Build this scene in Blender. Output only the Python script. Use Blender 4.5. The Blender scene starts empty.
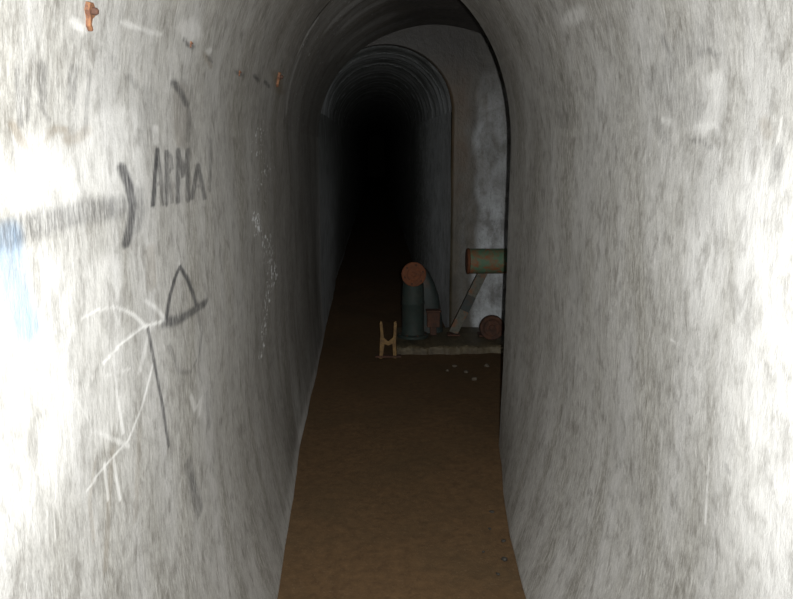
import bpy, bmesh, math, random
import numpy as np
from mathutils import Vector, Matrix

# ------------------------------------------------------------------ camera, world, light, exposure
scene = bpy.context.scene
COL = scene.collection
PITCH = math.atan(149.5 / 780)
YAW = math.atan(20.5 / 780 * math.cos(PITCH))
cam_data = bpy.data.cameras.new('camera')
cam_data.sensor_width = 36.0
cam_data.lens = 780 / 793 * 36.0
cam_data.clip_start = 0.02
cam = bpy.data.objects.new('camera', cam_data)
COL.objects.link(cam)
cam.location = (0, 0, 1.5)
cam.rotation_euler = (math.pi / 2 - PITCH, 0, -YAW)
scene.camera = cam

world = bpy.data.worlds.new('underground_dark')
scene.world = world
world.use_nodes = True
world.node_tree.nodes['Background'].inputs[0].default_value = (0, 0, 0, 1)
world.node_tree.nodes['Background'].inputs[1].default_value = 0.0

# the camera's built-in flash, a small source just up and right of the lens
fl = bpy.data.lights.new('camera_flash', 'SPOT')
fl.energy = 345
fl.spot_size = math.radians(112)
fl.spot_blend = 1.0
fl.color = (1.0, 1.0, 0.975)
fl.shadow_soft_size = 0.008
flash = bpy.data.objects.new('camera_flash', fl)
COL.objects.link(flash)
flash.location = (0.048, 0.0, 1.513)
flash.rotation_euler = (math.pi / 2 - PITCH, 0, -YAW)

scene.view_settings.view_transform = 'Standard'
scene.view_settings.look = 'None'
scene.view_settings.gamma = 1
scene.view_settings.use_curve_mapping = False
scene.view_settings.exposure = 0.0

# ------------------------------------------------------------------ marks on the plaster
# (channel, brush half-width along the wall, brush half-height, strength, [(metres along the tunnel, metres up the profile)...])
# D dark paint / painted falloff, W white paint / lime / painted glare, B blue paint, R rust stain / falloff tint, S white mineral specks / painted glints
MARKS_LEFT = [
    ('D',0.0422,0.0164,0.55,[(0.963,1.399),(1.056,1.403),(1.221,1.406),(1.399,1.403)]),
    ('D',0.0262,0.0082,0.9,[(1.408,1.469),(1.44,1.436),(1.457,1.4),(1.439,1.371),(1.403,1.336)]),
    ('D',0.0498,0.0152,0.45,[(1.484,1.417),(1.49,1.385),(1.461,1.363)]),
    ('D',0.016,0.004,0.95,[(1.64,1.148),(1.682,1.188),(1.741,1.22),(1.79,1.236),(1.85,1.198),(1.901,1.147),(1.928,1.116)]),
    ('D',0.0377,0.0093,0.85,[(1.639,1.139),(1.738,1.122),(1.873,1.112),(2.03,1.104)]),
    ('D',0.0144,0.0035,0.4,[(1.925,1.107),(1.968,1.04),(1.923,0.991),(1.823,0.975),(1.714,1.007),(1.644,1.087)]),
    ('D',0.0089,0.0026,0.85,[(1.508,1.156),(1.531,1.095),(1.563,1.001),(1.599,0.875)]),
    ('D',0.0313,0.008,0.5,[(1.741,0.78),(1.766,0.711),(1.81,0.619)]),
    ('D',0.0224,0.0057,0.7,[(1.762,0.74),(1.782,0.686)]),
    ('D',0.0221,0.0051,0.35,[(1.969,0.876),(1.973,0.779)]),
    ('D',0.0169,0.0047,0.95,[(1.593,1.391),(1.629,1.46),(1.652,1.5)]),
    ('D',0.0158,0.0043,0.7,[(1.652,1.5),(1.67,1.438),(1.675,1.388)]),
    ('D',0.0154,0.0042,0.55,[(1.608,1.432),(1.676,1.429)]),
    ('D',0.0168,0.0044,0.8,[(1.707,1.385),(1.73,1.496)]),
    ('D',0.0153,0.0039,0.6,[(1.73,1.496),(1.77,1.485),(1.774,1.461),(1.728,1.449),(1.758,1.386)]),
    ('D',0.02,0.0048,0.8,[(1.811,1.383),(1.836,1.5),(1.871,1.44),(1.934,1.5),(1.909,1.381)]),
    ('D',0.0234,0.0052,0.75,[(1.952,1.384),(2.036,1.462),(2.089,1.375)]),
    ('D',0.0205,0.0045,0.5,[(1.98,1.412),(2.071,1.408)]),
    ('D',0.0271,0.0056,0.45,[(2.208,1.527),(2.156,1.393)]),
    ('D',0.0298,0.0059,0.3,[(2.304,1.5),(2.268,1.402)]),
    ('D',0.0345,0.0084,0.85,[(1.802,1.644),(1.86,1.629),(1.921,1.607)]),
    ('D',0.0268,0.0062,0.6,[(1.931,1.608),(1.953,1.567),(1.938,1.524)]),
    ('D',0.0073,0.0033,0.4,[(1.013,1.6),(1.015,1.567),(1.016,1.531)]),
    ('D',0.0076,0.0033,0.35,[(1.019,1.552),(1.04,1.59),(1.037,1.538)]),
    ('D',0.0151,0.0063,0.4,[(1.085,1.609),(1.087,1.581),(1.086,1.566)]),
    ('D',0.0067,0.0028,0.3,[(1.07,1.56),(1.105,1.54)]),
    ('D',0.0079,0.003,0.4,[(1.184,1.619),(1.179,1.574)]),
    ('D',0.0082,0.0031,0.4,[(1.206,1.622),(1.194,1.572)]),
    ('D',0.0078,0.0028,0.4,[(1.259,1.621),(1.239,1.527)]),
    ('D',0.0163,0.0053,0.3,[(1.375,1.652),(1.387,1.64)]),
    ('D',0.0221,0.0067,0.3,[(1.47,1.628),(1.506,1.62)]),
    ('D',0.0203,0.0048,0.7,[(1.841,1.744),(1.893,1.738),(1.93,1.742)]),
    ('D',0.0195,0.0041,0.6,[(2.102,1.736),(2.168,1.731)]),
    ('D',0.0387,0.0067,0.8,[(2.578,1.741),(2.636,1.741)]),
    ('D',0.0491,0.0075,0.8,[(2.896,1.758),(2.973,1.754)]),
    ('D',0.0588,0.0082,0.8,[(3.179,1.76),(3.246,1.754)]),
    ('R',0.0103,0.0046,0.7,[(0.994,1.531),(1.013,1.512),(1.047,1.495)]),
    ('R',0.0128,0.0051,0.5,[(1.105,1.523),(1.133,1.53),(1.162,1.528)]),
    ('R',0.0187,0.007,0.6,[(1.168,1.514),(1.207,1.518),(1.248,1.53)]),
    ('R',0.0065,0.0027,0.45,[(1.045,1.5),(1.099,1.516)]),
    ('R',0.032,0.0068,0.5,[(2.078,1.736),(2.163,1.72)]),
    ('R',0.0109,0.004,0.3,[(1.277,0.995),(1.24,0.912),(1.2,0.815)]),
    ('R',0.0078,0.003,0.3,[(1.196,1.007),(1.16,0.958),(1.163,0.888)]),
    ('R',0.0138,0.0045,0.2,[(1.418,0.978),(1.361,0.823)]),
    ('W',0.0099,0.0031,0.81,[(1.26,1.154),(1.35,1.165),(1.477,1.165),(1.624,1.145)]),
    ('W',0.0077,0.0026,0.68,[(1.184,1.246),(1.246,1.246),(1.332,1.234),(1.427,1.2),(1.502,1.158)]),
    ('W',0.0105,0.003,0.59,[(1.506,1.211),(1.571,1.184),(1.625,1.151)]),
    ('W',0.0064,0.0022,0.64,[(1.306,1.16),(1.316,1.08),(1.334,1.004)]),
    ('W',0.0072,0.0024,0.64,[(1.527,1.076),(1.446,1.019),(1.352,0.98),(1.22,0.983),(1.155,0.977)]),
    ('W',0.0075,0.0026,0.51,[(1.269,1.129),(1.384,1.108)]),
    ('W',0.007,0.0025,0.51,[(1.203,1.058),(1.356,0.971)]),
    ('W',0.0061,0.0021,0.51,[(1.279,0.976),(1.294,0.895)]),
    ('W',0.0057,0.0021,0.51,[(1.236,0.988),(1.241,0.92)]),
    ('W',0.0048,0.0019,0.42,[(1.135,1.239),(1.098,1.173),(1.199,1.063)]),
    ('W',0.0148,0.0036,0.34,[(1.811,0.921),(1.843,0.873),(1.911,0.881),(1.881,0.847)]),
    ('W',0.0125,0.0038,0.4,[(1.521,1.149),(1.441,1.086)]),
    ('W',0.1091,0.0372,0.45,[(1.338,1.524),(1.301,1.468)]),
    ('W',0.0862,0.0273,0.45,[(1.424,1.549),(1.416,1.43)]),
    ('W',0.1034,0.0423,0.5,[(1.069,1.467),(1.131,1.437)]),
    ('W',0.1313,0.0584,0.4,[(1.006,1.309),(1.009,1.172),(1.021,1.068)]),  # near-edge flash glare painted pale, here and on the next stroke
    ('W',0.0911,0.0324,0.3,[(1.265,1.292),(1.264,1.053)]),
    ('D',0.1043,0.0245,0.28,[(1.887,1.633),(1.938,1.519)]),
    ('R',0.0804,0.0193,0.3,[(1.869,1.632),(1.888,1.523)]),
    ('W',0.0231,0.0063,0.5,[(1.646,1.544),(1.641,1.516)]),
    ('R',0.0309,0.009,0.3,[(1.553,1.305),(1.553,1.234)]),
    ('D',0.0577,0.0163,0.2,[(1.612,1.607),(1.571,1.519)]),
    ('W',0.0166,0.0062,0.6,[(1.189,1.681),(1.224,1.677)]),
    ('W',0.0763,0.0182,0.35,[(1.865,1.765),(1.915,1.777)]),
    ('W',0.0255,0.0054,0.4,[(2.093,1.748),(2.135,1.758)]),
    ('W',0.0136,0.004,0.4,[(1.407,1.715),(1.582,1.724),(1.65,1.73)]),
    ('W',0.0435,0.0158,0.22,[(1.214,1.544),(1.259,1.591)]),
    ('B',0.0326,0.015,0.68,[(0.963,1.397),(0.967,1.342),(0.999,1.271)]),
    ('B',0.0187,0.0087,0.6,[(0.972,1.391),(0.962,1.317)]),
    ('R',0.1385,0.0179,0.9,[(3.411,1.809),(3.562,1.762)]),
    ('S',0.1976,0.0282,0.6,[(3.218,1.61),(3.042,1.5),(3.371,1.437),(2.959,1.353)]),
    ('S',0.1004,0.0152,0.9,[(2.938,1.261),(2.999,1.191)]),
    ('S',0.2189,0.0297,0.75,[(3.181,1.14),(3.342,1.026),(3.417,0.913)]),
    ('S',0.1238,0.0179,0.8,[(3.253,0.92),(3.1,0.782),(2.97,0.712)]),
    ('S',0.3366,0.0462,0.4,[(3.161,1.616),(3.357,1.375),(3.315,0.909)]),
    ('S',0.3476,0.0347,0.4,[(4.301,1.764),(4.717,1.5)]),
    ('S',0.0687,0.0167,0.25,[(1.765,1.607),(1.947,1.05)]),
]
MARKS_RIGHT = [
    ('W',0.0341,0.0138,0.4,[(1.527,1.632),(1.553,1.554)]),
    ('W',0.0301,0.012,0.5,[(1.585,1.543),(1.542,1.546)]),
    ('W',0.071,0.0185,0.4,[(2.442,1.899),(2.358,1.891)]),
    ('W',0.0193,0.0068,0.35,[(1.781,1.566),(1.756,1.561)]),
    ('D',0.0124,0.005,0.4,[(1.606,1.687),(1.548,1.689),(1.505,1.673)]),
    ('D',0.0124,0.0045,0.4,[(1.772,1.743),(1.74,1.713),(1.703,1.676)]),
    ('D',0.0392,0.0089,0.35,[(2.781,1.63),(2.744,1.581)]),
    ('D',0.0268,0.0093,0.2,[(1.838,1.568),(1.775,1.522)]),
    ('D',0.0127,0.005,0.35,[(1.627,1.52),(1.561,1.516),(1.53,1.504)]),
    ('R',0.0178,0.0084,0.35,[(1.325,1.546),(1.309,1.526)]),
    ('D',0.0197,0.0097,0.3,[(1.267,1.5),(1.263,1.444)]),
    ('W',0.0042,0.0021,0.5,[(1.266,1.547),(1.27,1.516),(1.306,1.459)]),
    ('W',0.0041,0.0018,0.45,[(1.41,0.935),(1.409,0.775)]),
    ('D',0.0063,0.0025,0.3,[(1.563,0.796),(1.568,0.724)]),
    ('R',0.1262,0.0246,0.15,[(3.172,0.629),(3.229,0.434)]),
    ('D',0.1234,0.0281,0.2,[(2.782,1.705),(2.699,1.6)]),
    ('D',0.0759,0.0281,0.22,[(1.621,1.708),(1.802,1.655),(1.634,1.581)]),
    ('W',0.1609,0.0842,0.55,[(1.251,1.397),(1.211,1.264),(1.119,0.757)]),  # overexposed near edge put into the colour as a broad pale patch
    ('W',0.1139,0.0478,0.3,[(1.533,1.304),(1.447,1.219)]),
    ('W',0.0083,0.0032,0.42,[(1.65,1.09),(1.627,1.089)]),
    ('D',0.0109,0.0051,0.25,[(1.339,0.928),(1.325,0.922)]),
]

# ------------------------------------------------------------------ tunnel profile
SP, A, B, CX = 1.52, .55, .79, .098            # corridor: spring height, vault semi-axes, centre
Y1, Y2, YE, Y0 = 3.8, 6.3, 45.0, -2.6          # end of corridor, cross wall, far end, behind the camera
def smooth(t):
    t = np.clip(t, 0, 1); return t * t * (3 - 2 * t)
def base_left(y):  return np.interp(y, [1.2, 2.5, 3.2, 3.8, 4.6, 5.5, 9.0], [.105, .105, .085, .055, .04, .035, -.02])
def base_right(y): return np.interp(y, [1.2, 2.48, 2.85, 3.27, 3.49, 3.8], [.145, .143, .124, .087, .056, .022])
def wobble(u, v, seed=0.0):
    s = seed
    return (.004*np.sin(2.1*u+1.3*v+s) + .003*np.sin(3.7*v-1.9*u+2*s) + .0014*np.sin(7.1*u+5.3*v+s)
            + .0007*np.sin(13*v-9*u+3*s) + .0004*np.sin(23*u+4*v+s))
_th = np.linspace(0, math.pi / 2, 1500)
def vault_arc(a, b):
    ex, ez = a * np.cos(_th), b * np.sin(_th)
    return np.concatenate([[0], np.cumsum(np.hypot(np.diff(ex), np.diff(ez)))])
def vault_pt(v, a, b, sp, cx, side):
    """point of the vault at arc length v above the spring line; v is measured like the wall height"""
    arc = vault_arc(a, b)
    t = np.interp(v - sp, arc, _th)
    return cx + side * a * np.cos(t), sp + b * np.sin(t), side * np.cos(t) / a, np.sin(t) / b

def apply_marks(u, v, marks):
    n = u.shape[0]
    ch = {k: np.zeros(n) for k in 'DWBRS'}
    for c, ru, rv, s, pts in marks:
        acc = np.zeros(n)
        P_ = np.array(pts)
        m = (u > P_[:, 0].min()-3*ru) & (u < P_[:, 0].max()+3*ru) & (v > P_[:, 1].min()-3*rv) & (v < P_[:, 1].max()+3*rv)
        idx = np.nonzero(m)[0]
        if len(idx) == 0: continue
        uu, vv = u[idx] / ru, v[idx] / rv
        d = np.full(len(idx), 9.0)
        for (a0, b0), (a1, b1) in zip(pts[:-1], pts[1:]):
            ax, ay, bx, by = a0/ru, b0/rv, a1/ru, b1/rv
            L2 = (bx-ax)**2 + (by-ay)**2 + 1e-9
            t = np.clip(((uu-ax)*(bx-ax) + (vv-ay)*(by-ay)) / L2, 0, 1)
            d = np.minimum(d, np.hypot(uu-ax-t*(bx-ax), vv-ay-t*(by-ay)))
        soft = .95 if max(ru, rv) < .03 else (1.2 if max(ru, rv) < .12 else 1.6)
        acc[idx] = s * smooth((1.0 + soft*.6 - d) / soft)
        ch[c] = np.maximum(ch[c], acc)
    return ch

def grid_mesh(name, X, Y, Z, Uu, Vv, mat, flip=False, ch=None, keep=None):
    r, c = X.shape
    me = bpy.data.meshes.new(name)
    co = np.stack([X, Y, Z], -1).reshape(-1, 3).astype(np.float32)
    i = np.arange(r*c).reshape(r, c)
    q = np.stack([i[:-1, :-1], i[:-1, 1:], i[1:, 1:], i[1:, :-1]], -1).reshape(-1, 4)
    if keep is not None: q = q[keep.reshape(-1)]
    if flip: q = q[:, ::-1]
    nf = len(q)
    me.vertices.add(len(co)); me.vertices.foreach_set('co', co.ravel())
    me.loops.add(nf*4); me.loops.foreach_set('vertex_index', np.ascontiguousarray(q).ravel().astype(np.int32))
    me.polygons.add(nf); me.polygons.foreach_set('loop_start', np.arange(0, nf*4, 4, dtype=np.int32))
    me.update(calc_edges=True)
    me.polygons.foreach_set('use_smooth', np.ones(nf, bool))
    uv = me.uv_layers.new(name='UVMap')
    uvv = np.stack([Uu, Vv], -1).reshape(-1, 2)[q.ravel()].astype(np.float32)
    uv.data.foreach_set('uv', uvv.ravel())
    if ch is None: ch = {k: np.zeros(r*c) for k in 'DWBRS'}
    a1 = me.color_attributes.new('marks', 'FLOAT_COLOR', 'POINT')
    a1.data.foreach_set('color', np.stack([ch['D'], ch['W'], ch['B'], ch['R']], -1).astype(np.float32).ravel())
    a2 = me.attributes.new('specks', 'FLOAT', 'POINT')
    a2.data.foreach_set('value', ch['S'].astype(np.float32))
    me.materials.append(mat)
    me.update()
    return me
def struct(name, me):
    o = bpy.data.objects.new(name, me); COL.objects.link(o); o['kind'] = 'structure'; return o

# ------------------------------------------------------------------ materials
class NT:
    def __init__(s, name):
        s.m = bpy.data.materials.new(name); s.m.use_nodes = True
        s.t = s.m.node_tree; s.b = s.t.nodes['Principled BSDF']
    def n(s, ty, **kw):
        x = s.t.nodes.new(ty)
        for k, v in kw.items(): setattr(x, k, v)
        return x
    def l(s, a, b): s.t.links.new(a, b)
    def put(s, sock, v):
        if hasattr(v, 'is_output') or isinstance(v, bpy.types.NodeSocket): s.l(v, sock)
        else: sock.default_value = v
    def math(s, op, a, b=0.0, clamp=False):
        x = s.n('ShaderNodeMath', operation=op, use_clamp=clamp); s.put(x.inputs[0], a); s.put(x.inputs[1], b); return x.outputs[0]
    def noise(s, vec, scale, detail=4, rough=.55, dist=0.0):
        x = s.n('ShaderNodeTexNoise'); s.l(vec, x.inputs['Vector'])
        x.inputs['Scale'].default_value = scale; x.inputs['Detail'].default_value = detail
        x.inputs['Roughness'].default_value = rough; x.inputs['Distortion'].default_value = dist
        return x.outputs['Fac']
    def mapping(s, vec, scale, loc=(0, 0, 0)):
        x = s.n('ShaderNodeMapping'); s.l(vec, x.inputs[0]); x.inputs['Scale'].default_value = scale; x.inputs['Location'].default_value = loc
        return x.outputs[0]
    def mix(s, fac, a, b, mode='MIX'):
        x = s.n('ShaderNodeMix', data_type='RGBA', blend_type=mode)
        s.put(x.inputs[0], fac)
        s.put(x.inputs[6], a if not isinstance(a, tuple) else (*a, 1)); s.put(x.inputs[7], b if not isinstance(b, tuple) else (*b, 1))
        return x.outputs[2]
    def ramp(s, fac, lo, hi):
        x = s.n('ShaderNodeMapRange'); x.clamp = True; s.put(x.inputs[0], fac)
        x.inputs[1].default_value = lo; x.inputs[2].default_value = hi
        return x.outputs[0]
    def bump(s, h, strength, dist):
        x = s.n('ShaderNodeBump'); s.l(h, x.inputs['Height']); x.inputs['Strength'].default_value = strength
        x.inputs['Distance'].default_value = dist; s.l(x.outputs[0], s.b.inputs['Normal'])

def plaster():
    N = NT('streaked_plaster')
    uv = N.n('ShaderNodeUVMap', uv_map='UVMap').outputs[0]
    at_ = N.n('ShaderNodeAttribute', attribute_name='marks')
    sp = N.n('ShaderNodeAttribute', attribute_name='specks')
    sep = N.n('ShaderNodeSeparateColor'); N.l(at_.outputs['Color'], sep.inputs[0])
    D, W, Bl, R = sep.outputs[0], sep.outputs[1], sep.outputs[2], at_.outputs['Alpha']
    streak = N.noise(N.mapping(uv, (80, 24, 1)), 1.0, 8, .75, .3)
    streak2 = N.noise(N.mapping(uv, (190, 26, 1), (3, 1, 0)), 1.0, 5, .65)
    broad = N.noise(N.mapping(uv, (5.5, 1.6, 1), (7, 2, 0)), 1.0, 5, .6, .4)
    mott = N.noise(N.mapping(uv, (18, 11, 1), (1, 5, 0)), 1.0, 7, .7, .2)
    grain = N.noise(N.mapping(uv, (260, 200, 1)), 1.0, 2, .5)
    col = N.mix(N.ramp(streak, .38, .62), (.20, .192, .172), (.41, .402, .375))
    col = N.mix(N.ramp(broad, .36, .66), col, N.mix(.5, col, (.60, .60, .60)))
    col = N.mix(N.math('MULTIPLY', N.ramp(mott, .5, .68), .65), col, (.125, .115, .098))
    col = N.mix(N.math('MULTIPLY', N.ramp(streak2, .54, .68), .5), col, (.62, .62, .61))
    col = N.mix(N.math('MULTIPLY', N.ramp(grain, .55, .75), .35), col, (.16, .15, .135))
    brk = N.ramp(N.math('ADD', N.math('MULTIPLY', streak2, .6), N.math('MULTIPLY', streak, .4)), .58, .44)                 # dry-brush break-up of the paint
    brk = N.math('ADD', N.math('MULTIPLY', brk, .65), .35)
    brk2 = N.math('ADD', N.math('MULTIPLY', N.ramp(mott, .62, .4), .5), .5)
    col = N.mix(N.math('MULTIPLY', N.math('MULTIPLY', R, brk2), 1.0), col, (.20, .155, .10))
    col = N.mix(N.math('MULTIPLY', W, brk2), col, (.80, .80, .79))
    col = N.mix(N.math('MULTIPLY', Bl, brk2), col, (.20, .33, .50))
    D3 = N.math('MULTIPLY', N.math('MULTIPLY', D, D), D)
    brk = N.math('ADD', brk, N.math('MULTIPLY', N.math('SUBTRACT', 1.0, brk), N.math('MULTIPLY', D3, .55)))
    col = N.mix(N.math('MULTIPLY', D, brk), col, (.03, .03, .034))
    flake = N.noise(N.mapping(uv, (30, 42, 1), (9, 4, 0)), 1.0, 3, .7)
    thr = N.math('SUBTRACT', .82, N.math('MULTIPLY', sp.outputs['Fac'], .40))
    flake = N.math('ADD', flake, N.math('MULTIPLY', N.math('SUBTRACT', mott, .55), .7))
    fl = N.ramp(N.math('SUBTRACT', flake, thr), 0.0, .08)
    col = N.mix(fl, col, (.86, .88, .90))  # white specks, with glints put into the colour
    N.l(col, N.b.inputs['Base Color'])
    rg = N.math('SUBTRACT', .72, N.math('MULTIPLY', N.ramp(broad, .35, .7), .2))
    N.l(rg, N.b.inputs['Roughness'])
    N.b.inputs['Specular IOR Level'].default_value = .35
    h = N.math('ADD', N.math('MULTIPLY', streak, .6), N.math('ADD', N.math('MULTIPLY', mott, .9), N.math('MULTIPLY', grain, .22)))
    h = N.math('ADD', h, N.math('MULTIPLY', fl, .25))
    N.bump(h, .6, .0035)
    return N.m

def tinted_plaster(name, dark, light, patch=(.55, .56, .6), spec=.5, ring=0.0):
    """old damp plaster deeper in the tunnel; the W mark adds whitewash and painted highlights"""
    N = NT(name)
    uv = N.n('ShaderNodeUVMap', uv_map='UVMap').outputs[0]
    at_ = N.n('ShaderNodeAttribute', attribute_name='marks')
    sp = N.n('ShaderNodeAttribute', attribute_name='specks')
    sep = N.n('ShaderNodeSeparateColor'); N.l(at_.outputs['Color'], sep.inputs[0])
    streak = N.noise(N.mapping(uv, (11, 4, 1)), 1.0, 6, .65, .3)
    mott = N.noise(N.mapping(uv, (6, 5, 1), (1, 5, 0)), 1.0, 6, .65, .4)
    grain = N.noise(N.mapping(uv, (60, 50, 1)), 1.0, 3, .6)
    col = N.mix(N.ramp(streak, .36, .66), dark, light)
    col = N.mix(N.math('MULTIPLY', N.ramp(mott, .45, .7), .6), col, tuple(c*.55 for c in dark))
    wfac = N.math('MULTIPLY', sep.outputs[1], N.math('ADD', .30, N.math('MULTIPLY', N.ramp(N.math('ADD', N.math('MULTIPLY', mott, .5), N.math('MULTIPLY', streak, .5)), .60, .42), .70)))
    col = N.mix(wfac, col, patch)
    col = N.mix(N.math('MULTIPLY', at_.outputs['Alpha'], N.ramp(mott, .3, .6)), col, (.10, .06, .03))
    col = N.mix(sep.outputs[0], col, (.02, .02, .02))
    col = N.mix(N.math('MULTIPLY', N.ramp(grain, .55, .72), .35), col, tuple(c*.6 for c in dark))
    flake = N.noise(N.mapping(uv, (40, 14, 1), (9, 4, 0)), 1.0, 4, .7)
    thr = N.math('SUBTRACT', .80, N.math('MULTIPLY', sp.outputs['Fac'], .34))
    fl = N.ramp(N.math('SUBTRACT', flake, thr), 0.0, .06)
    col = N.mix(fl, col, (.7, .74, .76))
    N.l(col, N.b.inputs['Base Color'])
    N.b.inputs['Roughness'].default_value = .55
    N.b.inputs['Specular IOR Level'].default_value = spec
    h = N.math('ADD', N.math('MULTIPLY', streak, .8), N.math('ADD', N.math('MULTIPLY', mott, .9), N.math('MULTIPLY', grain, .25)))
    N.bump(h, .6, .012)
    return N.m

def mud():
    N = NT('wet_brown_mud')
    tc = N.n('ShaderNodeTexCoord').outputs['Object']
    big = N.noise(tc, 2.2, 5, .6, .3)
    mid = N.noise(tc, 24, 7, .72)
    fine = N.noise(tc, 110, 4, .65)
    col = N.mix(N.ramp(mid, .32, .68), (.070, .040, .018), (.125, .073, .033))
    col = N.mix(N.math('MULTIPLY', N.ramp(big, .45, .7), .55), col, (.075, .052, .028))
    col = N.mix(N.math('MULTIPLY', N.ramp(fine, .58, .75), .45), col, (.22, .16, .10))
    N.l(col, N.b.inputs['Base Color'])
    N.l(N.math('SUBTRACT', .95, N.math('MULTIPLY', N.ramp(big, .4, .7), .25)), N.b.inputs['Roughness'])
    N.b.inputs['Specular IOR Level'].default_value = .25
    h = N.math('ADD', N.math('MULTIPLY', mid, 1.0), N.math('MULTIPLY', fine, .35))
    N.bump(h, .4, .006)
    return N.m

def patchy(name, c1, c2, c3, scale=14, lo=.42, hi=.58, rough=.7, metal=0.0, bumpd=.003):
    """flaking paint c1 over rust c2 with deep pits c3"""
    N = NT(name)
    tc = N.n('ShaderNodeTexCoord').outputs['Object']
    a = N.noise(tc, scale, 6, .65, .3); b = N.noise(tc, scale*3.1, 5, .6)
    col = N.mix(N.ramp(a, lo, hi), c1, c2)
    col = N.mix(N.math('MULTIPLY', N.ramp(b, .5, .68), .7), col, c3)
    N.l(col, N.b.inputs['Base Color'])
    N.b.inputs['Roughness'].default_value = rough; N.b.inputs['Metallic'].default_value = metal
    N.bump(N.math('ADD', a, N.math('MULTIPLY', b, .5)), .7, bumpd)
    return N.m

M_PL = plaster()
M_CROSS = tinted_plaster('damp_brown_plaster', (.042, .033, .019), (.080, .064, .040), (.50, .53, .56))
M_FAR = tinted_plaster('damp_dark_plaster', (.15, .16, .15), (.46, .48, .48), (.72, .75, .78), .8)
M_VAULT = tinted_plaster('sooty_vault_plaster', (.14, .14, .125), (.30, .30, .275), (.55, .56, .55), .6)
M_MUD = mud()
M_CONC = tinted_plaster('muddy_concrete', (.055, .045, .028), (.15, .125, .075), (.22, .19, .13), .3)
M_GREEN = patchy('flaking_green_paint', (.085, .165, .10), (.24, .085, .035), (.17, .16, .09), 13, .46, .60)
M_DKGREEN = patchy('dark_green_paint', (.018, .031, .026), (.030, .036, .029), (.02, .022, .018), 10, .45, .62, .75)
M_RUST = patchy('orange_rust', (.165, .050, .016), (.10, .036, .016), (.10, .04, .02), 22, .4, .65, .85)
M_CASE = patchy('black_green_casing', (.022, .032, .030), (.05, .032, .02), (.018, .018, .015), 8, .5, .62, .6)
M_DKRUST = patchy('dark_rust', (.085, .034, .018), (.050, .024, .015), (.028, .016, .012), 20, .4, .6, .85)
M_BROWNPAINT = patchy('grey_brown_steel', (.10, .10, .08), (.16, .075, .035), (.05, .045, .035), 14, .48, .58, .7)
M_YELLOW = patchy('ochre_rusty_steel', (.21, .125, .04), (.12, .065, .025), (.07, .04, .02), 25, .45, .65, .75)
M_SOIL_GLOOM = patchy('soil_and_gloom', (.03, .026, .02), (.02, .018, .014), (.012, .01, .01), 6)  # dark grit colour; also paints darkness onto the end wall
M_STONE = patchy('pale_stone', (.12, .10, .075), (.085, .07, .05), (.06, .045, .03), 30, .4, .6, .9)

# ------------------------------------------------------------------ shell
def ysamples(y0, y1, k, mn, mx):
    ys = [y0]
    while ys[-1] < y1:
        y = ys[-1]; ys.append(y + min(mx, max(mn, k*y*y)))
    ys[-1] = y1
    return np.array(ys)

def side_wall(name, side, y0s, vs, xfun, basefun, mat, marks=None, seed=0.0, sp=SP, extra=None):
    Yg, V = np.meshgrid(y0s, vs, indexing='xy')
    X = xfun(Yg) - side * basefun(Yg) * np.clip(1 - V/.75, 0, 1)**1.8
    X = X + side * wobble(Yg, V, seed) * smooth(np.clip((sp+.0-V)/.0001+1, 0, 1))
    ch = None
    if marks is not None or extra is not None:
        ch = apply_marks(Yg.ravel(), V.ravel(), marks or [])
        if extra: extra(Yg.ravel(), V.ravel(), ch)
    me = grid_mesh(name, X, Yg, V.copy(), Yg, V, mat, flip=(side > 0), ch=ch)
    return me

def vault(name, y0s, a, b, sp, cx, mat, sides, marksd=None, seed=(0, 0), vstep=.005, xoff=None, extra=None, ripple=0.0):
    """vault strip(s) from the spring line to the crown; side -1 is left, 1 right"""
    out = []
    top = vault_arc(a, b)[-1]
    for k, side in enumerate(sides):
        vs = sp + np.linspace(0, top, max(12, int(top/vstep)))
        Yg, V = np.meshgrid(y0s, vs)
        x, z, nx, nz = vault_pt(V, a, b, sp, cx, side)
        L = np.hypot(nx, nz)
        f = (sp + top - V) / top                    # the two halves meet at the crown
        w = wobble(Yg, V, seed[k]) * smooth(f*3)
        if ripple: w = w + ripple * (np.abs(np.sin(math.pi*Yg/.30))**.5)
        X = x + nx/L*w; Z = z + nz/L*w
        if xoff is not None: X = X - side*xoff(Yg, side)*np.clip(np.abs(x-cx)/a, 0, 1)
        ch = None
        if marksd and side in marksd: ch = apply_marks(Yg.ravel(), V.ravel(), marksd[side])
        if extra:
            if ch is None: ch = {q: np.zeros(Yg.size) for q in 'DWBRS'}
            extra(Yg.ravel(), V.ravel(), ch)
        out.append(grid_mesh(name, X, Yg, Z, Yg, V, mat, flip=(side > 0), ch=ch))
    return out
def join_meshes(name, mes):
    bm = bmesh.new()
    for me in mes: bm.from_mesh(me)
    out = bpy.data.meshes.new(name); 
    for me in mes:
        for m in me.materials:
            if m.name not in [q.name for q in out.materials]: out.materials.append(m)
    # material indices follow the order the pieces were added in
    bm.to_mesh(out); bm.free()
    i = 0
    idx = np.zeros(len(out.polygons), np.int32); p = 0
    names = [m.name for m in out.materials]
    for me in mes:
        idx[p:p+len(me.polygons)] = names.index(me.materials[0].name); p += len(me.polygons)
    out.polygons.foreach_set('material_index', idx)
    for me in mes: bpy.data.meshes.remove(me)
    out.update()
    return out

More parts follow.
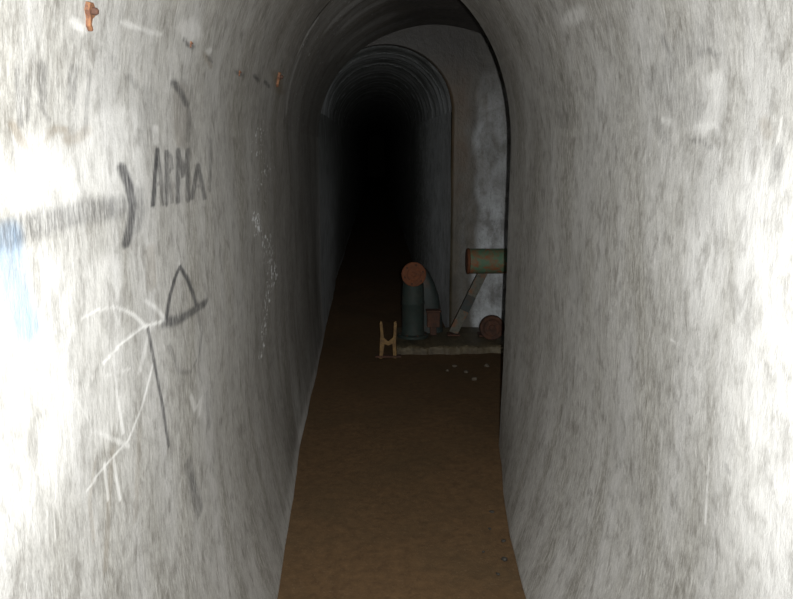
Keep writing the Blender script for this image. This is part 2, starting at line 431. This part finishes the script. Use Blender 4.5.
def zero(y): return y * 0.0
def lime_foot(u, v, ch):      # pale lime line where wall meets mud, pale bloom further along
    ch['W'] = np.maximum(ch['W'], .75 * smooth((.10 - v)/.07) * smooth((u-2.2)/1.5))
def painted_falloff(u, v, ch):          # flash falloff painted in: darker, browner plaster further in and up
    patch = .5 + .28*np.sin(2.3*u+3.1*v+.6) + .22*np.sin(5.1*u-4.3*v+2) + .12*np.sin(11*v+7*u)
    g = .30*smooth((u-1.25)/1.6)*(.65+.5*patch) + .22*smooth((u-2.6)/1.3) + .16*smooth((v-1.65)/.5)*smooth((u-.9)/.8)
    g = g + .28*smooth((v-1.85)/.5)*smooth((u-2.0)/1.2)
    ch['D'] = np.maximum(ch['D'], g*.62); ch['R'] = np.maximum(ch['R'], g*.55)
def lime_and_falloff(u, v, ch):  # lime foot plus the painted flash falloff
    lime_foot(u, v, ch); painted_falloff(u, v, ch)
def painted_falloff_right(u, v, ch):  # flash falloff put into the right wall's colour
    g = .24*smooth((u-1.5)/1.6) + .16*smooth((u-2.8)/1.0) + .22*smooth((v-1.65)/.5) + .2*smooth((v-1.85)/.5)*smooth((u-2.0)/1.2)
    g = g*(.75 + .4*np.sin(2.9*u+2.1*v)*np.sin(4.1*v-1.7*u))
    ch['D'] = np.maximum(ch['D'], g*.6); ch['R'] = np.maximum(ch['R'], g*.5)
def chamber_darkening(u, v, ch):  # darker and browner, strongest towards the crown
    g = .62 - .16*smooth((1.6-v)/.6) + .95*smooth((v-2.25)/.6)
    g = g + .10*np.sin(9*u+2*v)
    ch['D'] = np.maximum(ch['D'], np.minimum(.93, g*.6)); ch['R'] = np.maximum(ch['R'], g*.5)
def far_left(u, v, ch):
    lime_foot(u, v, ch)
    g = (.45+.1*np.sin(9*u+2*v))*smooth((6.3-u)/.3)*smooth((v-.1)/.3)
    ch['D'] = g*.6; ch['R'] = g*.5
    ch['W'] = np.maximum(ch['W'], .8*smooth((u-5.7)/.6)*smooth((10.5-u)/3)*smooth((1.7-v)/.8))
    ch['S'] = np.maximum(ch['S'], .45*smooth((2.2-np.abs(u-7.5))/1.0)*smooth((v-1.0)/.5))

near_y = np.concatenate([np.linspace(Y0, .55, 40)[:-1], ysamples(.55, Y1, .0021, .0022, .03)])
wl_v = np.concatenate([np.linspace(-.04, .7, 90)[:-1], np.linspace(.7, SP, 190)])
xl = lambda y: -.452 + 0*y
xr = lambda y: .648 + 0*y
mL = MARKS_LEFT
left_near = side_wall('wall_left', -1, near_y, wl_v, xl, base_left, M_PL, mL, 0.0, extra=lime_and_falloff)
mid_y = np.linspace(Y1, Y2, 130)
left_mid = side_wall('wall_left', -1, mid_y, np.linspace(-.04, 1.6, 170), xl, base_left, M_PL, None, 0.0, 1.6, extra=far_left)
far_y = ysamples(Y2, YE, .0006, .02, .2)
left_far = side_wall('wall_left', -1, far_y, np.linspace(-.04, 1.80, 130), xl, base_left, M_FAR, None, 0.0, 1.8, extra=far_left)
struct('wall_left', join_meshes('wall_left', [left_near, left_mid, left_far]))

right_y = np.concatenate([np.linspace(Y0, .6, 30)[:-1], ysamples(.6, Y1, .0026, .003, .03)])
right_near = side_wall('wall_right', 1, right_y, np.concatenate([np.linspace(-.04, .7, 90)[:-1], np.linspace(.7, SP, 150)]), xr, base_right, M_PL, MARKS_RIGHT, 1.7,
                       extra=painted_falloff_right)
# return face of the corridor's right wall, looking into the side chamber
XS = 1.42
def end_return():
    a_, b_, sp_, cx_ = .907, .85, 1.6, .455
    outer, inner = [], []
    n = 60
    pts_i = [(xr(0)+0.0 - base_right(Y1)*max(0, 1-z/.75)**1.8, z) for z in np.linspace(-.04, SP, 12)]
    t = np.linspace(0, math.pi, n)
    pts_i += [(CX + A*math.cos(q), SP + B*math.sin(q)) for q in t]
    pts_o = [(XS, z) for z in np.linspace(-.04, 1.6, 12)]
    pts_o += [(cx_ + (XS-cx_)*math.cos(q) if q < math.pi/2 else cx_ + a_*math.cos(q), sp_ + b_*math.sin(q)) for q in t]
    I, O = np.array(pts_i), np.array(pts_o)
    s = np.linspace(0, 1, 14)[:, None]
    X = I[None, :, 0]*(1-s) + O[None, :, 0]*s; Z = I[None, :, 1]*(1-s) + O[None, :, 1]*s
    Yg = np.full_like(X, Y1)
    return grid_mesh('wall_right', X, Yg, Z, X, Z, M_CROSS, flip=True)
struct('wall_right', join_meshes('wall_right', [right_near, end_return()]))

# ceiling: corridor vault, wider chamber vault, far tunnel vault
mV = {-1: MARKS_LEFT, 1: MARKS_RIGHT}
def vault_soot(u, v, ch):
    pass
cv = vault('ceiling', near_y, A, B, SP, CX, M_PL, (-1,), mV, (0.0,), .0055, extra=painted_falloff)
cv += vault('ceiling', right_y, A, B, SP, CX, M_PL, (1,), mV, (1.7,), .007, extra=painted_falloff_right)
def cham(u, v, ch):
    chamber_darkening(u, v, ch)
    ch['S'] = np.maximum(ch['S'], .5*smooth((2.9-v)/.6)); ch['W'] = np.maximum(ch['W'], .25*smooth((.12-np.abs(u-4.6))/.1))
MARKS_CHAMBER = [('W', .03, .03, .6, [(3.95, 1.7), (3.95, 1.95)]), ('W', .05, .09, .7, [(4.30, 2.25), (4.42, 2.48)]), ('W', .06, .06, .7, [(4.05, 2.45), (4.1, 2.60)]), ('W', .05, .08, .5, [(4.75, 2.30), (4.85, 2.62)]),
    ('W', .10, .06, .45, [(5.3, 2.15), (5.5, 2.6)]), ('W', .08, .05, .5, [(5.9, 2.3), (5.95, 2.75)]), ('W', .03, .05, .8, [(3.84, 1.75), (3.85, 2.1)]), ('D', .12, .1, .3, [(5.1, 1.7), (5.1, 2.6)]), ('D', .1, .1, .4, [(6.2, 1.7), (6.25, 2.4)])]
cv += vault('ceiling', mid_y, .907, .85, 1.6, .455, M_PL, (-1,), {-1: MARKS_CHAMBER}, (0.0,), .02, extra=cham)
cv += vault('ceiling', mid_y, XS-.455, .85, 1.6, .455, M_PL, (1,), None, (0.0,), .02, extra=lambda u, v, ch: (chamber_darkening(u, v, ch), ch.update(D=np.minimum(.93, ch['D']+.25*smooth((2.9-v)/.5)))))
def far_taper(y): return .11*smooth((y-Y2)/2.6)
FCX, FA, FB, FSP = .074, .527, .5, 1.80
def ringy(u, v, ch):  # whitish deposits and ring highlights painted into the far vault's colour
    ch['S'] = .85 * np.abs(np.sin(math.pi*u/.42+.3))**4 + .15
    ch['W'] = .8*smooth((.10-np.abs(u-6.42))/.06)*smooth((.26-np.abs(v-2.03))/.15) + .5*smooth((.12-np.abs(u-7.1))/.08) + .9*smooth((1.8-np.abs(u-6.9))/1.4)*smooth((2.2-v)/.38) + .4*smooth((.15-np.abs(u-8.3))/.1)
    ch['D'] = .5 * np.abs(np.cos(math.pi*u/.30))**10
cv += vault('ceiling', far_y, FA, FB, FSP, FCX, M_FAR, (-1, 1), None, (0.0, 2.0), .02, extra=ringy, ripple=.012, xoff=lambda y, s: far_taper(y) if s > 0 else 0*y)
struct('ceiling', join_meshes('ceiling', cv))

# chamber's far right side
yy, vv = np.meshgrid(np.linspace(Y1, Y2, 60), np.linspace(-.04, 1.6, 60))
struct('wall_side', grid_mesh('wall_side', XS + .0*wobble(yy, vv, 4), yy, vv, yy, vv, M_CROSS, flip=True))

# far tunnel's right wall
def far_right(u, v, ch):
    ch['W'] = np.maximum(ch['W'], 1.0*smooth((1.8-np.abs(u-6.9))/1.4)); ch['S'] = .8*smooth((4-np.abs(u-7.5))/2)
    ch['D'] = .9*smooth((.035-np.abs(u-Y2-.05))/.03)*0
frw = side_wall('wall_right_inner', 1, far_y, np.linspace(-.04, FSP, 110), lambda y: .601-far_taper(y), zero, M_FAR, None, 2.0, FSP, extra=far_right)
struct('wall_right_inner', frw)

# cross wall with the arched mouth of the far tunnel
def cross_wall():
    a_, b_, sp_, cx_ = .907, .85, 1.6, .455
    t = np.linspace(0, math.pi, 120)
    zi = np.linspace(-.04, FSP, 70); zo = np.linspace(-.04, sp_, 70)
    I = [(.601, z) for z in zi[:-1]] + [(FCX + FA*math.cos(q), FSP + FB*math.sin(q)) for q in t]
    O = [(XS+.01, z) for z in zo[:-1]] + [(cx_ + ((XS-cx_) if q < math.pi/2 else a_)*math.cos(q)*1.01, sp_ + b_*math.sin(q)*1.01) for q in t]
    I, O = np.array(I), np.array(O)
    s = np.concatenate([[0, .012, .03], np.linspace(.05, 1, 60)])[:, None]
    X = I[None, :, 0]*(1-s) + O[None, :, 0]*s; Z = I[None, :, 1]*(1-s) + O[None, :, 1]*s
    d = np.hypot(X-I[None, :, 0], Z-I[None, :, 1])
    Yg = Y2 + .0*X - .006*np.sin(3*X+2*Z) + .02*np.clip(1-d/.02, 0, 1)**2
    W = .95*smooth((X-.765+.02*np.sin(5*Z)+.015*np.sin(17*Z))/.07)*smooth((2.35-Z)/.75+.1)
    W = np.maximum(W, .15*smooth((X-.62)/.1))
    Wl = W * (1.0-.42*smooth((Z-.95)/.3))
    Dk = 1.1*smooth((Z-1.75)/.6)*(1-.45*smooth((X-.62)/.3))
    Rr = .7*smooth((.80-X)/.12)*smooth((Z-.9)/.5)
    z0 = np.zeros(X.size)
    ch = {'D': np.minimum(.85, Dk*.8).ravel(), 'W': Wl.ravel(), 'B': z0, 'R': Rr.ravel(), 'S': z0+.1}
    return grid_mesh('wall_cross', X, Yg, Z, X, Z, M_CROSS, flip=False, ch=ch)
struct('wall_cross', cross_wall())

def plain_wall(name, y, face):
    xx, zz = np.meshgrid(np.linspace(-.6, 1.5, 40), np.linspace(-.04, 2.55, 40))
    return struct(name, grid_mesh(name, xx, np.full_like(xx, y), zz, xx, zz, M_PL if y < 0 else M_SOIL_GLOOM, flip=face))
plain_wall('wall_end', YE-.01, False); plain_wall('wall_behind', Y0+.01, True)  # end wall's near-black colour stands in for the unlit depth

# mud floor
def floor_mesh():
    ys = np.concatenate([np.linspace(Y0, 1.6, 20)[:-1], ysamples(1.6, 9, .0022, .008, .06), np.linspace(9.1, YE, 50)])
    xs = np.linspace(-.56, XS+.04, 190)
    X, Yg = np.meshgrid(xs, ys)
    n = .004*np.sin(4*X+3*Yg)+.002*np.sin(9*X-5*Yg+1)+.0008*np.sin(21*X+13*Yg)+.0004*np.sin(37*Yg-29*X)
    ramp_ = np.clip((-.36 - X)/.08, 0, 1)*.012
    return grid_mesh('floor', X, Yg, n+ramp_-.004, X, Yg, M_MUD, flip=False)
struct('floor', floor_mesh())

# ------------------------------------------------------------------ object helpers
def thing(name, label, cat, loc, group=None):
    o = bpy.data.objects.new(name, None); COL.objects.link(o); o.location = loc; o.empty_display_size = .05
    o['label'] = label; o['category'] = cat
    if group: o['group'] = group
    bpy.context.view_layer.update()
    return o
def part(name, bm, mat, parent=None, label=None, smooth_=True, bevel=0.0):
    """bm is in world metres; the mesh is moved into the parent's space"""
    bmesh.ops.recalc_face_normals(bm, faces=bm.faces[:])
    off = Vector((0, 0, 0))
    if parent is not None:
        p = parent
        while p is not None: off += p.location; p = p.parent
        bmesh.ops.translate(bm, verts=bm.verts[:], vec=-off)
    me = bpy.data.meshes.new(name); bm.to_mesh(me); bm.free()
    me.materials.append(mat)
    for p in me.polygons: p.use_smooth = smooth_
    o = bpy.data.objects.new(name, me); COL.objects.link(o)
    if parent is not None: o.parent = parent
    if label: o['label'] = label
    if bevel:
        md = o.modifiers.new('edge', 'BEVEL'); md.width = bevel; md.segments = 2; md.limit_method = 'ANGLE'
    if smooth_:
        md = o.modifiers.new('crease', 'EDGE_SPLIT'); md.split_angle = math.radians(38)
    return o
def frame_to(axis):
    z = Vector(axis).normalized(); up = Vector((0, 0, 1)) if abs(z.z) < .9 else Vector((0, 1, 0))
    x = up.cross(z).normalized(); y = z.cross(x)
    return Matrix((x, y, z)).transposed()
def lathe(bm, origin, axis, prof, n=32, caps=True):
    m = frame_to(axis); o = Vector(origin); rings = []
    for r, h in prof:
        rings.append([bm.verts.new(o + m @ Vector((r*math.cos(2*math.pi*k/n), r*math.sin(2*math.pi*k/n), h))) for k in range(n)])
    for a, b in zip(rings[:-1], rings[1:]):
        for k in range(n): bm.faces.new((a[k], a[(k+1) % n], b[(k+1) % n], b[k]))
    if caps:
        bm.faces.new(rings[0][::-1]); bm.faces.new(rings[-1])
    return bm
def tube(bm, pts, radii, n=20):
    pts = [Vector(p) for p in pts]; rings = []
    for i, p in enumerate(pts):
        t = (pts[min(i+1, len(pts)-1)] - pts[max(i-1, 0)]).normalized()
        m = frame_to(t) if i == 0 else m
        if i: 
            q = (m @ Vector((0, 0, 1))).rotation_difference(t); m = q.to_matrix() @ m
        r = radii[i] if isinstance(radii, (list, tuple)) else radii
        rings.append([bm.verts.new(p + m @ Vector((r*math.cos(2*math.pi*k/n), r*math.sin(2*math.pi*k/n), 0))) for k in range(n)])
    for a, b in zip(rings[:-1], rings[1:]):
        for k in range(n): bm.faces.new((a[k], a[(k+1) % n], b[(k+1) % n], b[k]))
    bm.faces.new(rings[0][::-1]); bm.faces.new(rings[-1])
    return bm
def box(bm, c, s, rot=None):
    m = rot if rot is not None else Matrix.Identity(3)
    vs = [bm.verts.new(Vector(c) + m @ Vector((sx*s[0]/2, sy*s[1]/2, sz*s[2]/2))) for sx in (-1, 1) for sy in (-1, 1) for sz in (-1, 1)]
    for f in ((0, 1, 3, 2), (4, 6, 7, 5), (0, 4, 5, 1), (2, 3, 7, 6), (0, 2, 6, 4), (1, 5, 7, 3)): bm.faces.new([vs[i] for i in f])
    return bm
def bolts(bm, centre, axis, R_, k, r=.007, h=.012, ph=0.3):
    m = frame_to(axis)
    for i in range(k):
        a = 2*math.pi*i/k+ph
        lathe(bm, Vector(centre)+m@Vector((R_*math.cos(a), R_*math.sin(a), 0)), axis, [(r, 0), (r, h*.8), (r*.7, h)], 6)
    return bm

# ------------------------------------------------------------------ concrete plinth
random.seed(4)
PZ = .062
def plinth():
    outline_front = [(.150, 5.66), (.165, 5.645), (.40, 5.64), (.62, 5.652), (.86, 5.64), (1.10, 5.65), (1.40, 5.645)]
    bm = bmesh.new()
    nx, ny = 90, 34
    grid = []
    for i in range(nx+1):
        x = .15 + (1.405-.15)*i/nx
        yf = 5.66 + .012*math.sin(9*x) + .008*math.sin(31*x) + random.uniform(-.004, .004)
        row = []
        for j in range(ny+1):
            y = yf + (6.285-yf)*j/ny
            z = PZ - .004 + .0025*math.sin(11*x+7*y)+.0015*math.sin(23*y-17*x)
            row.append(bm.verts.new((x, y, z - (random.uniform(.004, .022) if j == 0 else random.uniform(0, .004) if j < 4 else 0))))
        grid.append(row)
    for i in range(nx):
        for j in range(ny): bm.faces.new((grid[i][j], grid[i+1][j], grid[i+1][j+1], grid[i][j+1]))
    low = {}
    ring = [grid[i][0] for i in range(nx+1)] + [grid[nx][j] for j in range(1, ny+1)] + [grid[i][ny] for i in range(nx-1, -1, -1)] + [grid[0][j] for j in range(ny-1, 0, -1)]
    lows = [bm.verts.new((v.co.x, v.co.y-(.008 if v.co.y < 5.7 else 0), -.01)) for v in ring]
    for k in range(len(ring)):
        bm.faces.new((ring[k], lows[k], lows[(k+1) % len(ring)], ring[(k+1) % len(ring)]))
    bm.faces.new(lows)
    o = part('concrete_plinth', bm, M_CONC)
    me = o.data
    uv = me.uv_layers.new(name='UVMap')
    for lp in me.loops:
        c = me.vertices[lp.vertex_index].co; uv.data[lp.index].uv = (c.x*1.7+c.z*.4, c.y*1.5+c.z*6)
    a = me.color_attributes.new('marks', 'FLOAT_COLOR', 'POINT')
    for i, v in enumerate(me.vertices):
        front = v.co.y < 5.66 and v.co.z < .03
        a.data[i].color = (.35 if front else 0, .3 if v.co.x > .42 else 0, 0, .5 if front else .15)
    o['label'] = 'low muddy concrete plinth along the foot of the cross wall, carrying the rusted pump'; o['category'] = 'plinth'
plinth()

# ------------------------------------------------------------------ pump standing on the plinth
def pump():
    t = thing('water_pump', 'dark green upright pump with an orange rusted round flange, left end of the plinth', 'pump', (.283, 5.95, PZ))
    x, y = .283, 5.95
    bm = lathe(bmesh.new(), (x, y, PZ), (0, 0, 1), [(.118, 0), (.120, .003), (.120, .02), (.110, .026), (.092, .03)], 36)
    part('base_flange', bm, M_DKGREEN, t)
    for k in range(8):
        a = 2*math.pi*k/8 + .3
        part('bolt', lathe(bmesh.new(), (x+.106*math.cos(a), y+.106*math.sin(a), PZ+.018), (0, 0, 1), [(.007, 0), (.007, .012), (.005, .014)], 6), M_DKRUST, t)
    bm = lathe(bmesh.new(), (x, y, PZ+.02), (0, 0, 1), [(.094, 0), (.088, .02), (.086, .10), (.0865, .24), (.090, .245), (.090, .262), (.086, .268), (.084, .36), (.080, .40)], 36)
    part('standing_pipe', bm, M_DKGREEN, t)
    # elbow turning towards the passage
    cz = .571
    pts, rad = [], []
    for k in range(11):
        a = math.pi/2*k/10
        pts.append((x, y - .07*(1-math.cos(a)) + .0, .455 + (cz-.455)*math.sin(a))); rad.append(.080 - .004*math.sin(a))
    pts.append((x, y-.085, cz)); rad.append(.076)
    bm = tube(bmesh.new(), pts, rad, 32); part('elbow', bm, M_DKGREEN, t)
    f = part('pipe_flange', lathe(bmesh.new(), (x, y-.078, cz), (0, -1, 0), [(.086, 0), (.094, .003), (.094, .018), (.090, .023), (.052, .024), (.050, .018), (.020, .018), (.016, .024), (.001, .025)], 40),
             M_RUST, t, 'orange rusted round flange')
    for k in range(6):
        a = 2*math.pi*k/6 + .3
        part('bolt', lathe(bmesh.new(), (x+.073*math.cos(a), y-.100, cz+.073*math.sin(a)), (0, -1, 0), [(.008, 0), (.008, .007), (.006, .009)], 6), M_DKRUST, f)
    # bulky casing behind, tapering out towards the right
    bm = bmesh.new()
    def sec(z, x0, x1, y0, y1):
        n = 24; r = []
        for k in range(n):
            a = 2*math.pi*k/n; c, s = math.cos(a), math.sin(a)
            e = .62
            r.append(bm.verts.new(((x0+x1)/2+(x1-x0)/2*math.copysign(abs(c)**e, c), (y0+y1)/2+(y1-y0)/2*math.copysign(abs(s)**e, s), z)))
        return r
    rs = [sec(PZ, .24, .535, 6.06, 6.24), sec(.14, .25, .53, 6.06, 6.23), sec(.24, .26, .515, 6.06, 6.22), sec(.36, .27, .495, 6.05, 6.21),
          sec(.46, .28, .46, 6.06, 6.20), sec(.54, .29, .42, 6.07, 6.19), sec(.575, .31, .395, 6.09, 6.17)]
    for a, b in zip(rs[:-1], rs[1:]):
        for k in range(24): bm.faces.new((a[k], a[(k+1) % 24], b[(k+1) % 24], b[k]))
    bm.faces.new(rs[0][::-1]); bm.faces.new(rs[-1])
    part('casing', bm, M_CASE, t)
    bm = lathe(bmesh.new(), (x, y+.05, .30), (0, 1, 0), [(.045, 0), (.045, .05), (.058, .052), (.058, .07), (.045, .072), (.045, .12)], 24)
    part('coupling', bm, M_DKRUST, t)
    bm = box(bmesh.new(), (.445, 6.00, .19), (.10, .07, .12)); box(bm, (.445, 5.985, .262), (.12, .09, .016)); box(bm, (.445, 6.0, .098), (.05, .05, .07))
    part('gland_box', bm, M_DKRUST, t, 'brown rusted box on the side of the pump', False, .006)
pump()

# ------------------------------------------------------------------ green pipe on a slanted brace
def green_pipe():
    t = thing('horizontal_pipe', 'thick horizontal pipe in flaking green paint and rust, propped on a slanted brace', 'pipe', (.98, 6.0, PZ))
    zc, r = .655, .100
    x0 = .698
    bm = lathe(bmesh.new(), (x0+.02, 5.97, zc), (1, 0, 0), [(r*.97, 0), (r*.97, .30), (r*.99, .302), (r*.99, .32), (r*.97, .322), (r*.97, XS-x0-.022)], 48)
    part('pipe_body', bm, M_GREEN, t)
    bm = lathe(bmesh.new(), (x0, 5.97, zc), (1, 0, 0), [(r*.60, -.002), (r*.94, -.001), (r*.99, .002), (r*1.01, .006), (r*1.01, .014), (r*.99, .018), (r*.975, .020)], 48)
    part('end_cap', bm, M_RUST, t, 'rusted end cap with a raised rim')
    # brace: a channel section from the pipe down to the plinth
    a = Vector((.838, 6.00, .575)); b = Vector((.605, 6.00, PZ+.018))
    d = (a-b).normalized(); L = (a-b).length
    side = Vector((0, 1, 0)); w = d.cross(side)
    rot = Matrix((w, side, d)).transposed()
    bm = box(bmesh.new(), (a+b)/2, (.072, .008, L), rot)
    for s in (-1, 1): box(bm, (a+b)/2 + w*s*.032 + side*.018, (.008, .04, L), rot)
    br = part('brace', bm, M_BROWNPAINT, t, 'slanted steel channel, brown with rust', False, .001)
    bm = bmesh.new(); box(bm, b + d*.26 - side*.006, (.074, .006, .13), rot)
    part('joint_plate', bm, M_CASE, br, None, False, .001)
    bm = box(bmesh.new(), (.605, 6.00, PZ+.006), (.10, .09, .012)); part('foot_plate', bm, M_DKRUST, t, None, False, .002)
green_pipe()

# ------------------------------------------------------------------ rusted pipe stub / wheel
def stub():
    c = (.884, 5.80, PZ+.098)
    t = thing('flywheel', 'round brown rusted flywheel standing on the plinth under the green pipe', 'wheel', (c[0], 5.9, PZ))
    bm = lathe(bmesh.new(), c, (0, 1, 0), [(.060, .012), (.066, .004), (.078, 0), (.090, .002), (.096, .010), (.096, .045), (.090, .053), (.066, .053), (.060, .045)], 44)
    part('rim', bm, M_DKRUST, t)
    bm = lathe(bmesh.new(), c, (0, 1, 0), [(.062, .020), (.030, .014), (.028, .014), (.028, .044), (.062, .038)], 36)
    part('disc', bm, M_RUST, t)
    bm = lathe(bmesh.new(), c, (0, 1, 0), [(.016, -.006), (.024, -.002), (.026, .010), (.026, .07), (.016, .20), (.016, .26)], 24)
    part('hub', bm, M_DKRUST, t)
    bm = box(bmesh.new(), (c[0], 5.98, PZ+.05), (.10, .10, .10)); box(bm, (c[0], 5.98, PZ+.008), (.17, .13, .016))
    part('bearing_block', bm, M_DKRUST, t, None, False, .006)
stub()

# ------------------------------------------------------------------ H-shaped bracket left of the pump
def bracket():
    t = thing('steel_bracket', 'small ochre fork-shaped steel bracket standing in the mud left of the pump', 'bracket', (.083, 5.57, -.01))
    y = 5.57
    def flat(pts, th=.010):
        bm = bmesh.new()
        f = [bm.verts.new((px, y-th/2, pz)) for px, pz in pts]; bk = [bm.verts.new((px, y+th/2, pz)) for px, pz in pts]
        bm.faces.new(f); bm.faces.new(bk[::-1]); n = len(pts)
        for k in range(n): bm.faces.new((f[k], bk[k], bk[(k+1) % n], f[(k+1) % n]))
        return bm
    part('prong', flat([(.018, -.01), (.040, -.01), (.056, .10), (.046, .20), (.040, .262), (.028, .275), (.020, .255), (.026, .18), (.020, .10)]), M_YELLOW, t, None, False, .002)
    part('prong', flat([(.120, -.01), (.145, -.01), (.140, .12), (.146, .255), (.138, .272), (.124, .262), (.122, .18), (.112, .12)]), M_YELLOW, t, None, False, .002)
    part('crossbar', flat([(.044, .155), (.044, .105), (.082, .088), (.124, .105), (.124, .155), (.083, .120)], .012), M_YELLOW, t, None, False, .002)
    bm = box(bmesh.new(), (.083, y+.01, .005), (.19, .05, .014)); part('foot_plate', bm, M_DKRUST, t, None, False, .002)
bracket()

# ------------------------------------------------------------------ rusted stubs of a cable line on the left wall
def wall_hook(y, v, size, label, wide=1.0):
    x, z, nx, nz = vault_pt(np.array([v]), A, B, SP, CX, -1)
    L_ = math.hypot(float(nx[0]), float(nz[0])); w_ = float(wobble(y, v, 0.0)) - .001
    p = Vector((float(x[0]) + float(nx[0])/L_*w_, y, float(z[0]) + float(nz[0])/L_*w_)); n = -Vector((float(nx[0]), 0, float(nz[0]))).normalized()
    t = thing('rusted_hook', label, 'hook', p, 'rusted stubs in a line along the left wall')
    bm = bmesh.new(); w = Vector((0, 1, 0)); up = n.cross(w)
    if up.z < 0: up = -up
    s = size
    rot = Matrix((w, up, n)).transposed()
    out = [(-.5, .9), (.1, 1.0), (.55, .6), (.6, .1), (.2, -.2), (.1, -.6), (.5, -1.0), (.3, -1.15), (-.15, -.8), (-.25, -.2), (-.6, .3)]
    f = [bm.verts.new(p + rot @ Vector((a*s*wide, b*s, -.004))) for a, b in out]; g = [bm.verts.new(p + rot @ Vector((a*s*wide*.9, b*s*.95, s*.3))) for a, b in out]
    bm.faces.new(f[::-1]); bm.faces.new(g)
    for k in range(len(out)): bm.faces.new((f[k], f[(k+1) % len(out)], g[(k+1) % len(out)], g[k]))
    part('plate', bm, M_RUSTP, t, None, False, .001)
    bm = lathe(bmesh.new(), p + rot @ Vector((0, .35*s, s*.3)), n, [(s*.28, 0), (s*.28, s*.3), (s*.18, s*.42)], 8)
    part('stud', bm, M_DKRUST, t)
M_RUSTP = patchy('hook_rust', (.19, .085, .035), (.11, .045, .025), (.05, .028, .018), 60, .45, .6, .8)
wall_hook(1.235, 1.700, .020, 'orange-brown rusted hook high on the left wall, nearest the camera', 1.3)
wall_hook(1.901, 1.743, .007, 'tiny rusted stub high on the left wall, beside a pale bluish patch')
wall_hook(2.600, 1.742, .009, 'tiny rusted stub between two bare patches, halfway along the line on the left wall', 1.2)
wall_hook(3.440, 1.800, .030, 'larger red-brown rusted plate high on the left wall, where the near passage ends')

# ------------------------------------------------------------------ loose stones and lumps on the floor
def stone(name, x, y, z, s, seed, mat, label, group):
    rnd = random.Random(seed)
    bm = bmesh.new(); bmesh.ops.create_icosphere(bm, subdivisions=2, radius=1)
    ph = [rnd.uniform(0, 6) for _ in range(6)]
    for v in bm.verts:
        c = v.co.copy()
        k = 1 + .18*math.sin(3*c.x+ph[0]) + .15*math.sin(4*c.y+ph[1]) + .12*math.sin(5*c.z+ph[2])
        v.co = Vector((c.x*s*k*rnd.uniform(.95, 1.05), c.y*s*.8*k, c.z*s*.55*k))
    me = bpy.data.meshes.new(name); bm.to_mesh(me); bm.free(); me.materials.append(mat)
    for p in me.polygons: p.use_smooth = True
    o = bpy.data.objects.new(name, me); COL.objects.link(o); o.location = (x, y, z+s*.3); o.rotation_euler.z = rnd.uniform(0, 6)
    o['label'] = label; o['category'] = 'stone'
    if group: o['group'] = group
for i, (x, y, s, lab) in enumerate([
    (.612, 5.162, .020, 'pale stone on the mud in front of the plinth, straight below the slanted brace'),
    (.646, 4.994, .020, 'pale stone lying nearest the camera in front of the plinth'),
    (.551, 5.316, .018, 'pale pebble on the mud just in front of the plinth, left of the brace line'),
    (.777, 5.310, .022, 'pale stone on the mud close to the right wall corner, in front of the flywheel'),
    (.488, 5.200, .014, 'small pale pebble leftmost of the stones in front of the plinth')]):
    stone('stone', x, y, -.004, s, i, M_STONE, lab, 'loose stones in front of the plinth')
for i, (x, y, s) in enumerate([(.491, 2.80, .009), (.470, 2.66, .012), (.430, 2.56, .008), (.451, 2.90, .007), (.480, 3.05, .010), (.400, 2.72, .006)]):
    stone('stone', x, y, 0, s, 20+i, M_SOIL_GLOOM, 'small dark lump of grit on the mud by the foot of the right wall', 'grit by the foot of the right wall')
